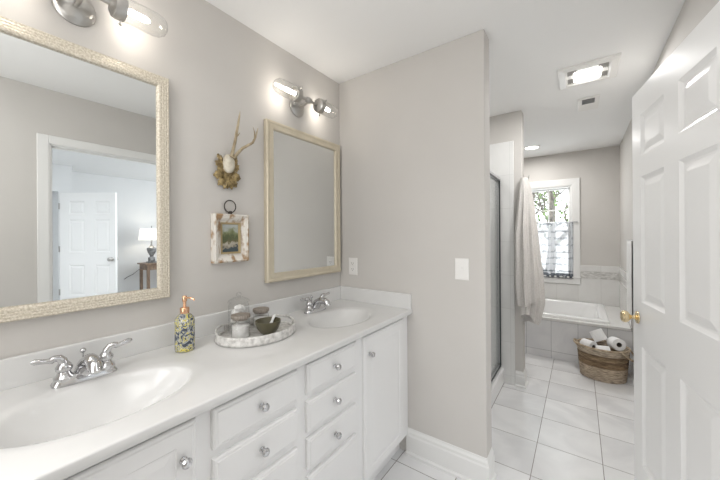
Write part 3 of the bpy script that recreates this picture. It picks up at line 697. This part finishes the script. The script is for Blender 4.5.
# ------------------------------------------------------------------ towels
M_towel = noisy(mat('cream_towel', (.62, .59, .56), .95, spec=.1), (.66, .635, .61), (.73, .705, .68), 90, 2, (1, 1, 1), .4, .003)
def lerp(tab, z):
    for (z0, *a), (z1, *b) in zip(tab, tab[1:]):
        if z0 >= z >= z1:
            f = (z0-z)/(z0-z1+1e-9); f = f; return [p+(q-p)*f for p, q in zip(a, b)]
    return list(tab[-1][1:])
tw = thing('bath_towel', 'cream bath towel hanging from a hook on the shower wall end', 'towel', (1.0, 3.05, 1.84))
def drape(tab, zb, n=72, seed=0, uneven=.0):
    rings = []; K = 46
    for k in range(K+1):
        q = k/K; ring = []
        for i in range(n):
            s = i/n; z = tab[0][0]-(tab[0][0]-(zb+uneven*(.5+.5*math.cos(2*PI*s*1.5+1))))*q
            lx, rx, dp = lerp(tab, z)     # left reach (towards -x in front of the wall), right reach (+x), depth in -y
            # closed outline wrapped round the wall's corner
            th = 2*PI*s
            cx, cy = (rx-lx)/2, 0
            if s < .22:   # back side, along the wall end from far to corner
                f = s/.22; p = Vector((1.004, 3.05+.075*(1-f)*min(1, q*4+.25)-.034*f, z))
            elif s < .36:
                f = (s-.22)/.14; p = Vector((1.004-(lx)*f, 3.016-.004-.014*f*0-(.012), z))
            else:
                f = (s-.36)/.64; a = PI+f*PI*1.02
                ex = (lx+rx)/2; p = Vector((1.004+(rx-lx)/2+ex*math.cos(a)*1.0, 3.016-.012+(dp)*math.sin(a)*(1-.0), z))
                p.y += f*f*(.075*min(1, q*4+.25)+.012+.02)
                am = .013*min(1, q*2.2)
                nrm = Vector((math.cos(a), math.sin(a), 0)); p += nrm*am*(math.sin(f*30+seed+q*1.2)+.5*math.sin(f*57+q*3+seed))
            p.x = max(p.x, .998) if p.y > 3.012 else p.x
            if p.x < 1.003: p.y = min(p.y, 3.008)
            ring.append(p-Vector((1.0, 3.05, 1.84)))
        rings.append(ring)
    return MB().loft(rings)
TAB = [(1.84, .012, .035, .035), (1.78, .02, .055, .045), (1.6, .035, .078, .055), (1.35, .05, .10, .065), (1.1, .052, .125, .07), (.95, .055, .135, .075), (.6, .03, .14, .075), (.4, .02, .12, .06)]
drape(TAB, .80, seed=.5, uneven=-.08).build('outer_fold', M_towel, tw, True, 80)
TAB2 = [(1.80, .004, .03, .02), (1.35, .01, .085, .05), (1.0, .015, .135, .055), (.75, .01, .15, .05), (.5, .01, .10, .04)]
drape(TAB2, .56, seed=2.1, uneven=.10).build('inner_fold', M_towel, tw, True, 80)
hk = thing('towel_hook', 'small dark hook on the shower wall end holding the cream towel', 'hook', (XS, 3.08, 1.85))
MB().box((0, -.012, -.03), (.004, .012, .03), .001).build('hook_plate', M_nickel, hk)
MB().tube([(.003, 0, -.01), (.03, 0, -.018), (.045, 0, -.005), (.048, 0, .018)], .004, 8).build('hook_arm', M_nickel, hk, True)
M_wt = noisy(mat('white_towel', (.76, .76, .75), .95, spec=.1), (.74, .74, .73), (.79, .79, .78), 90, 2, (1, 1, 1), .3, .003)
hb = thing('hand_towel', 'white towel hanging on the right wall near the brass knob', 'towel', (RX-.001, 3.955, 1.28))
g = MB(); rings = []
for k in range(21):
    z = -.72*k/20; ring = []
    for i in range(40):
        th = 2*PI*i/40; e = 1+.12*math.sin(th*7)
        ring.append((-.016+.010*math.cos(th)*(.6+.4*min(1, k/4))+.001*math.sin(k*.5), .17*math.sin(th), z+(.0 if k else .004*math.cos(th))))
    rings.append(ring)
g.loft(rings).build('cloth', M_wt, hb, True, 60)
MB().tube([(.0, -.185, .0), (-.015, -.185, .002), (-.015, .185, .002), (.0, .185, .0)], .005, 8).build('towel_bar', M_alum, hb, True)

# ------------------------------------------------------------------ counter things
# floral soap dispenser
def floral():
    mt = mat('floral_pattern', (.5, .5, .5), .2, coat=.3)
    tc = nd(mt, 'ShaderNodeTexCoord'); n = nd(mt, 'ShaderNodeTexNoise'); n.inputs['Scale'].default_value = 48; n.inputs['Detail'].default_value = 3; n.inputs['Distortion'].default_value = .9
    lk(mt, tc.outputs['Object'], n.inputs['Vector']); cr = nd(mt, 'ShaderNodeValToRGB'); cr.color_ramp.interpolation = 'CONSTANT'
    e = cr.color_ramp.elements; e[0].position = 0; e[0].color = (.055, .065, .09, 1); e[1].position = .40; e[1].color = (.18, .20, .22, 1)
    for p, c in ((.44, (.42, .43, .42)), (.485, (.62, .55, .12)), (.53, (.09, .11, .15)), (.57, (.55, .56, .54)), (.62, (.66, .57, .10)), (.68, (.08, .095, .12))):
        x = e.new(p); x.color = (*c, 1)
    lk(mt, n.outputs['Fac'], cr.inputs[0]); lk(mt, cr.outputs[0], bsdf(mt).inputs['Base Color']); return mt
M_cop = mat('rose_gold', (.80, .48, .30), .25, 1)
sb = thing('soap_dispenser', 'floral yellow and navy soap bottle with a rose gold pump', 'soap bottle', (.125, .583, CZ))
MB().lathe([(.028, 0), (.0345, .003), (.0355, .010), (.0355, .118), (.033, .130), (.024, .141), (.015, .147), (.014, .150)], n=32).build('bottle', floral(), sb, True)
MB().lathe([(.0165, .148), (.0170, .150), (.0170, .168), (.0150, .171), (.006, .172), (.0055, .200), (.0001, .200)], n=24).build('collar', M_cop, sb, True)
pm = MB().lathe([(.007, .193), (.0085, .196), (.0085, .214), (.006, .217), (.0001, .217)], n=16); pm.tube([(0, 0, .209), (.022, .012, .209), (.034, .019, .204), (.036, .020, .198)], .0038, 8); pm.build('pump', M_cop, sb, True)

# oval tray
M_tray = noisy(mat('mother_of_pearl', (.66, .655, .64), .35), (.50, .49, .47), (.80, .79, .77), 55, 3, (1, 1, 1), .5, .002, kind='noise')
ty = thing('vanity_tray', 'oval silvery mosaic tray with handle slots on the countertop', 'tray', (.203, .864, CZ), 0)
A_, B_ = .152, .178
MB().loft([[(A_*s*math.cos(t_), B_*s*math.sin(t_), z) for t_ in [2*PI*k/64 for k in range(64)]] for s, z in ((.97, 0), (1, .002), (1, .007), (.95, .008))]).build('tray_base', M_tray, ty, True)
wl = MB(); NS = 96; zl = [.004, .014, .022, .034, .042]; gv = []
def ends(i):
    t_ = 2*PI*i/NS; return max(0, max(math.cos(t_-math.radians(96)), math.cos(t_-math.radians(232)))-.86)/.14
for z in zl: gv.append([wl.bm.verts.new((A_*math.cos(2*PI*i/NS), B_*math.sin(2*PI*i/NS), z+(z/.042)*.010*ends(i)**.8)) for i in range(NS)])
for k in range(4):
    for i in range(NS):
        if k in (1, 2) and ends(i+.5) > .35: continue
        jn = (i+1) % NS; wl.bm.faces.new((gv[k][i], gv[k][jn], gv[k+1][jn], gv[k+1][i]))
solid(wl.build('tray_rim', M_tray, ty, True, 60), .007)
TZ = CZ+.0085
M_white_salt = noisy(mat('white_bath_salts', (.84, .83, .81), .9), (.78, .77, .75), (.88, .87, .86), 60, 2, bump=.5, dist=.003)
M_lid = noisy(mat('weathered_wood_lid', (.30, .27, .23), .7), (.22, .19, .16), (.36, .32, .28), 30, 3, (1, 6, 1))
# glass apothecary jar, wooden-lid jars, bowl
def jar(loc, r, h, label, wood, fill, grp=None, cotton=False):
    t = thing('glass_jar', label, 'jar', loc)
    MB().lathe([(r*.9, .001), (r, .004), (r, h-.014), (r*.9, h-.006), (r*.9, h)], n=32, cap=False).build('glass_body', M_jar, t, True)
    if cotton:
        c = MB(); rr = random.Random(3)
        for k in range(26):
            a = rr.uniform(0, 2*PI); q = rr.uniform(0, r*.55); c.sphere((q*math.cos(a), q*math.sin(a), .016+rr.random()*fill), .014, n=8)
        tag(c.build('cotton_balls', M_white_salt, t, True), None, None, None, 'stuff')
    else: MB().lathe([(r*.9, .004), (r*.94, .008), (r*.94, fill-.004), (r*.6, fill), (.001, fill+.002)], n=28).build('contents', M_white_salt, t, True)
    if wood: MB().lathe([(r*.86, h-.008), (r*.88, h), (r*1.03, h), (r*1.05, h+.002), (r*1.05, h+.012), (r*1.02, h+.014), (.001, h+.014)], n=32).build('lid', M_lid, t, True, 30)
    else:
        l = MB().lathe([(r*1.04, h), (r*1.06, h+.004), (r*.9, h+.012), (r*.5, h+.022), (r*.2, h+.026)], n=28, cap=False).build('lid', M_jar, t, True)
        MB().sphere((0, 0, h+.036), .012, n=12).build('lid_knob', M_jar, l, True)
    return t
jar((.108, .832, TZ), .046, .136, 'tall clear glass jar with a glass knob lid at the back of the tray', False, .10, cotton=True)
jar((.192, .787, TZ), .0385, .086, 'short glass jar of white salts with a wooden lid at the front of the tray', True, .058)
jar((.122, .944, TZ), .037, .072, 'short glass jar with a wooden lid at the back right of the tray', True, .05)
M_bowl = mat('olive_bowl', (.115, .105, .065), .3)
bw = thing('mortar_bowl', 'olive brown bowl on the tray in front of the wooden-lid jars', 'bowl', (.260, .880, TZ))
MB().lathe([(.020, 0), (.024, .001), (.035, .012), (.048, .032), (.055, .054), (.0565, .064), (.054, .065), (.051, .054), (.044, .032), (.030, .014), (.001, .010)], n=36).build('bowl_body', M_bowl, bw, True, 50)
ps = thing('pestle', 'small white pestle resting in the olive bowl', 'pestle', (.260, .880, TZ+.012))
MB().tube([(-.002, .004, .008), (-.006, .016, .022), (-.012, .034, .044), (-.015, .045, .057), (-.016, .052, .064)], [.009, .0075, .006, .007, .004], 12).build('pestle_body', M_porc, ps, True)

# ------------------------------------------------------------------ antler mount
M_gold = noisy(mat('carved_gilt_wood', (.30, .22, .10), .5, .25), (.12, .08, .03), (.42, .32, .15), 60, 4, bump=.8, dist=.004)
M_bone = noisy(mat('bone', (.62, .57, .47), .7), (.50, .45, .36), (.70, .66, .56), 40, 3)
M_ant = noisy(mat('antler_horn', (.42, .34, .22), .6), (.25, .19, .11), (.56, .48, .34), 30, 4, (1, 1, .4), .4, .003)
an = thing('antler_mount', 'pair of small antlers on a carved gilt wall plaque between the mirrors', 'antlers', (0, .836, 1.662))
pl_ = MB()
def leaf(cx, cz, ang, ln, wd, x0=.010):
    rings = []; U = Vector((0, math.cos(ang), math.sin(ang))); V = Vector((0, -math.sin(ang), math.cos(ang))); c = Vector((x0, cx, cz))
    for k in range(9):
        q = k/8; wv = wd*math.sin(PI*min(.97, q*.9+.08))**.7*(1+.25*math.sin(q*19)); p = c+U*ln*q+Vector((.010*math.sin(PI*q), 0, 0))
        rings.append([p+V*wv+Vector((-.004, 0, 0)), p+Vector((.007, 0, 0)), p-V*wv+Vector((-.004, 0, 0)), p-Vector((.005, 0, 0))])
    pl_.loft(rings)
pl_.loft([[(x, .045*s*math.cos(a), .062*s*math.sin(a)+.004) for a in [2*PI*k/28 for k in range(28)]] for s, x in ((1, .001), (1, .010), (.85, .018))])
for cx, cz, an_, ln, wd in ((-.02, .01, 2.5, .050, .020), (-.02, -.02, 3.3, .050, .022), (-.015, -.035, 4.0, .050, .018), (.02, .01, .6, .050, .020), (.02, -.02, -.15, .050, .022), (.015, -.035, -.85, .050, .018), (-.005, -.04, 4.45, .050, .012), (.005, -.04, -1.2, .050, .012), (0, -.03, -PI/2, .055, .016), (-.028, .03, 2.0, .05, .014), (.028, .03, 1.15, .05, .014)):
    leaf(cx, cz, an_, ln, wd, .014)
pl_.build('plaque', M_gold, an, True, 60)
sk = MB(); sk.loft([[(x, w_*math.cos(a)+oy, h_*math.sin(a)+.035) for a in [2*PI*k/24 for k in range(24)]] for w_, h_, x, oy in ((.030, .044, .016, 0), (.031, .046, .028, 0), (.024, .038, .040, 0), (.010, .018, .046, 0))])
sk.build('skull_plate', M_bone, an, True)
def antler(pts, rad, tine, tr, k):
    pts = [(x, .004+(y-.004)*k, z) for x, y, z in pts]; tine = [(x, .004+(y-.004)*k, z) for x, y, z in tine]
    q = MB(); q.tube(pts, rad, 10); q.tube(tine, tr, 8); q.sphere(pts[0], rad[0]*1.35, (1, 1, .6), 10); q.build('antler', M_ant, an, True)
antler([(.042, .004, .070), (.055, .008, .100), (.068, .012, .140), (.076, .016, .180), (.078, .030, .222), (.072, .048, .262), (.066, .062, .290)], [.0085, .0075, .0068, .0062, .0055, .0042, .0012],
       [(.072, .014, .158), (.090, .018, .166), (.098, .022, .176)], [.0045, .003, .0008], .55)
antler([(.042, .020, .066), (.056, .034, .088), (.070, .054, .112), (.078, .085, .132), (.078, .115, .150), (.070, .142, .185), (.062, .160, .220), (.058, .170, .242)], [.0085, .0078, .0070, .0065, .006, .005, .0035, .0012],
       [(.072, .134, .176), (.070, .136, .206), (.066, .128, .236)], [.0045, .003, .0008], .84)

# ------------------------------------------------------------------ small picture
M_wash = noisy(mat('whitewashed_wood', (.7, .66, .6), .8), (.38, .25, .14), (.74, .71, .66), 20, 6, (1, 1.5, .8), .3, .002, .42, .54)
M_gilt = mat('gilt_liner', (.42, .33, .18), .45, .3)
pf = thing('small_picture', 'small landscape painting in a whitewashed frame below the antlers', 'picture', (0, .850, 1.219))
pw, ph = .184, .234
MB().ringframe((0, -pw/2, 0), (0, 1, 0), (0, 0, 1), pw, ph, [(0, .001), (0, .030), (.007, .034), (.014, .030), (.019, .029), (.036, .014), (.042, .014), (.042, .001)]).build('frame', M_wash, pf)
MB().ringframe((0, -pw/2+.041, .041), (0, 1, 0), (0, 0, 1), pw-.082, ph-.082, [(0, .012), (0, .020), (.008, .016), (.010, .010)]).build('liner', M_gilt, pf)
def painting():
    mt = mat('landscape_painting', (.3, .3, .2), .5)
    tc = nd(mt, 'ShaderNodeTexCoord'); sp = nd(mt, 'ShaderNodeSeparateXYZ'); lk(mt, tc.outputs['Object'], sp.inputs[0])
    cr = nd(mt, 'ShaderNodeValToRGB'); e = cr.color_ramp.elements; e[0].position = .0; e[0].color = (.05, .07, .08, 1); e[1].position = 1; e[1].color = (.45, .48, .48, 1)
    for p, c in ((.13, (.05, .07, .08)), (.18, (.30, .27, .21)), (.30, (.46, .43, .36)), (.38, (.16, .14, .07)), (.50, (.09, .11, .05)), (.66, (.20, .22, .11)), (.85, (.42, .45, .42))):
        x = e.new(p); x.color = (*c, 1)
    n = nd(mt, 'ShaderNodeTexNoise'); n.inputs['Scale'].default_value = 32; lk(mt, tc.outputs['Object'], n.inputs['Vector'])
    zz = mth(mt, 'DIVIDE', mth(mt, 'SUBTRACT', sp.outputs[2], .05), .14)
    yy = mth(mt, 'MULTIPLY', mth(mt, 'ABSOLUTE', sp.outputs[1]), 5.0)
    f = mth(mt, 'ADD', mth(mt, 'ADD', zz, mth(mt, 'MULTIPLY', mth(mt, 'SUBTRACT', n.outputs['Fac'], .5), .75)), mth(mt, 'MULTIPLY', yy, mth(mt, 'SUBTRACT', .25, mth(mt, 'MULTIPLY', zz, .5))))
    lk(mt, f, cr.inputs[0]); lk(mt, cr.outputs[0], bsdf(mt).inputs['Base Color']); return mt
MB().box((.004, -pw/2+.047, .047), (.012, pw/2-.047, ph-.047)).build('painting', painting(), pf)
M_iron = mat('dark_iron', (.09, .08, .07), .5, .7)
MB().tube([(.012, .030*math.cos(a), ph+.038+.030*math.sin(a)) for a in [2*PI*k/36 for k in range(36)]], .0028, 8, closed=True).build('hanging_ring', M_iron, pf, True)
MB().box((.006, -.008, ph-.004), (.018, .008, ph+.016), .003).build('ring_clip', M_iron, pf)
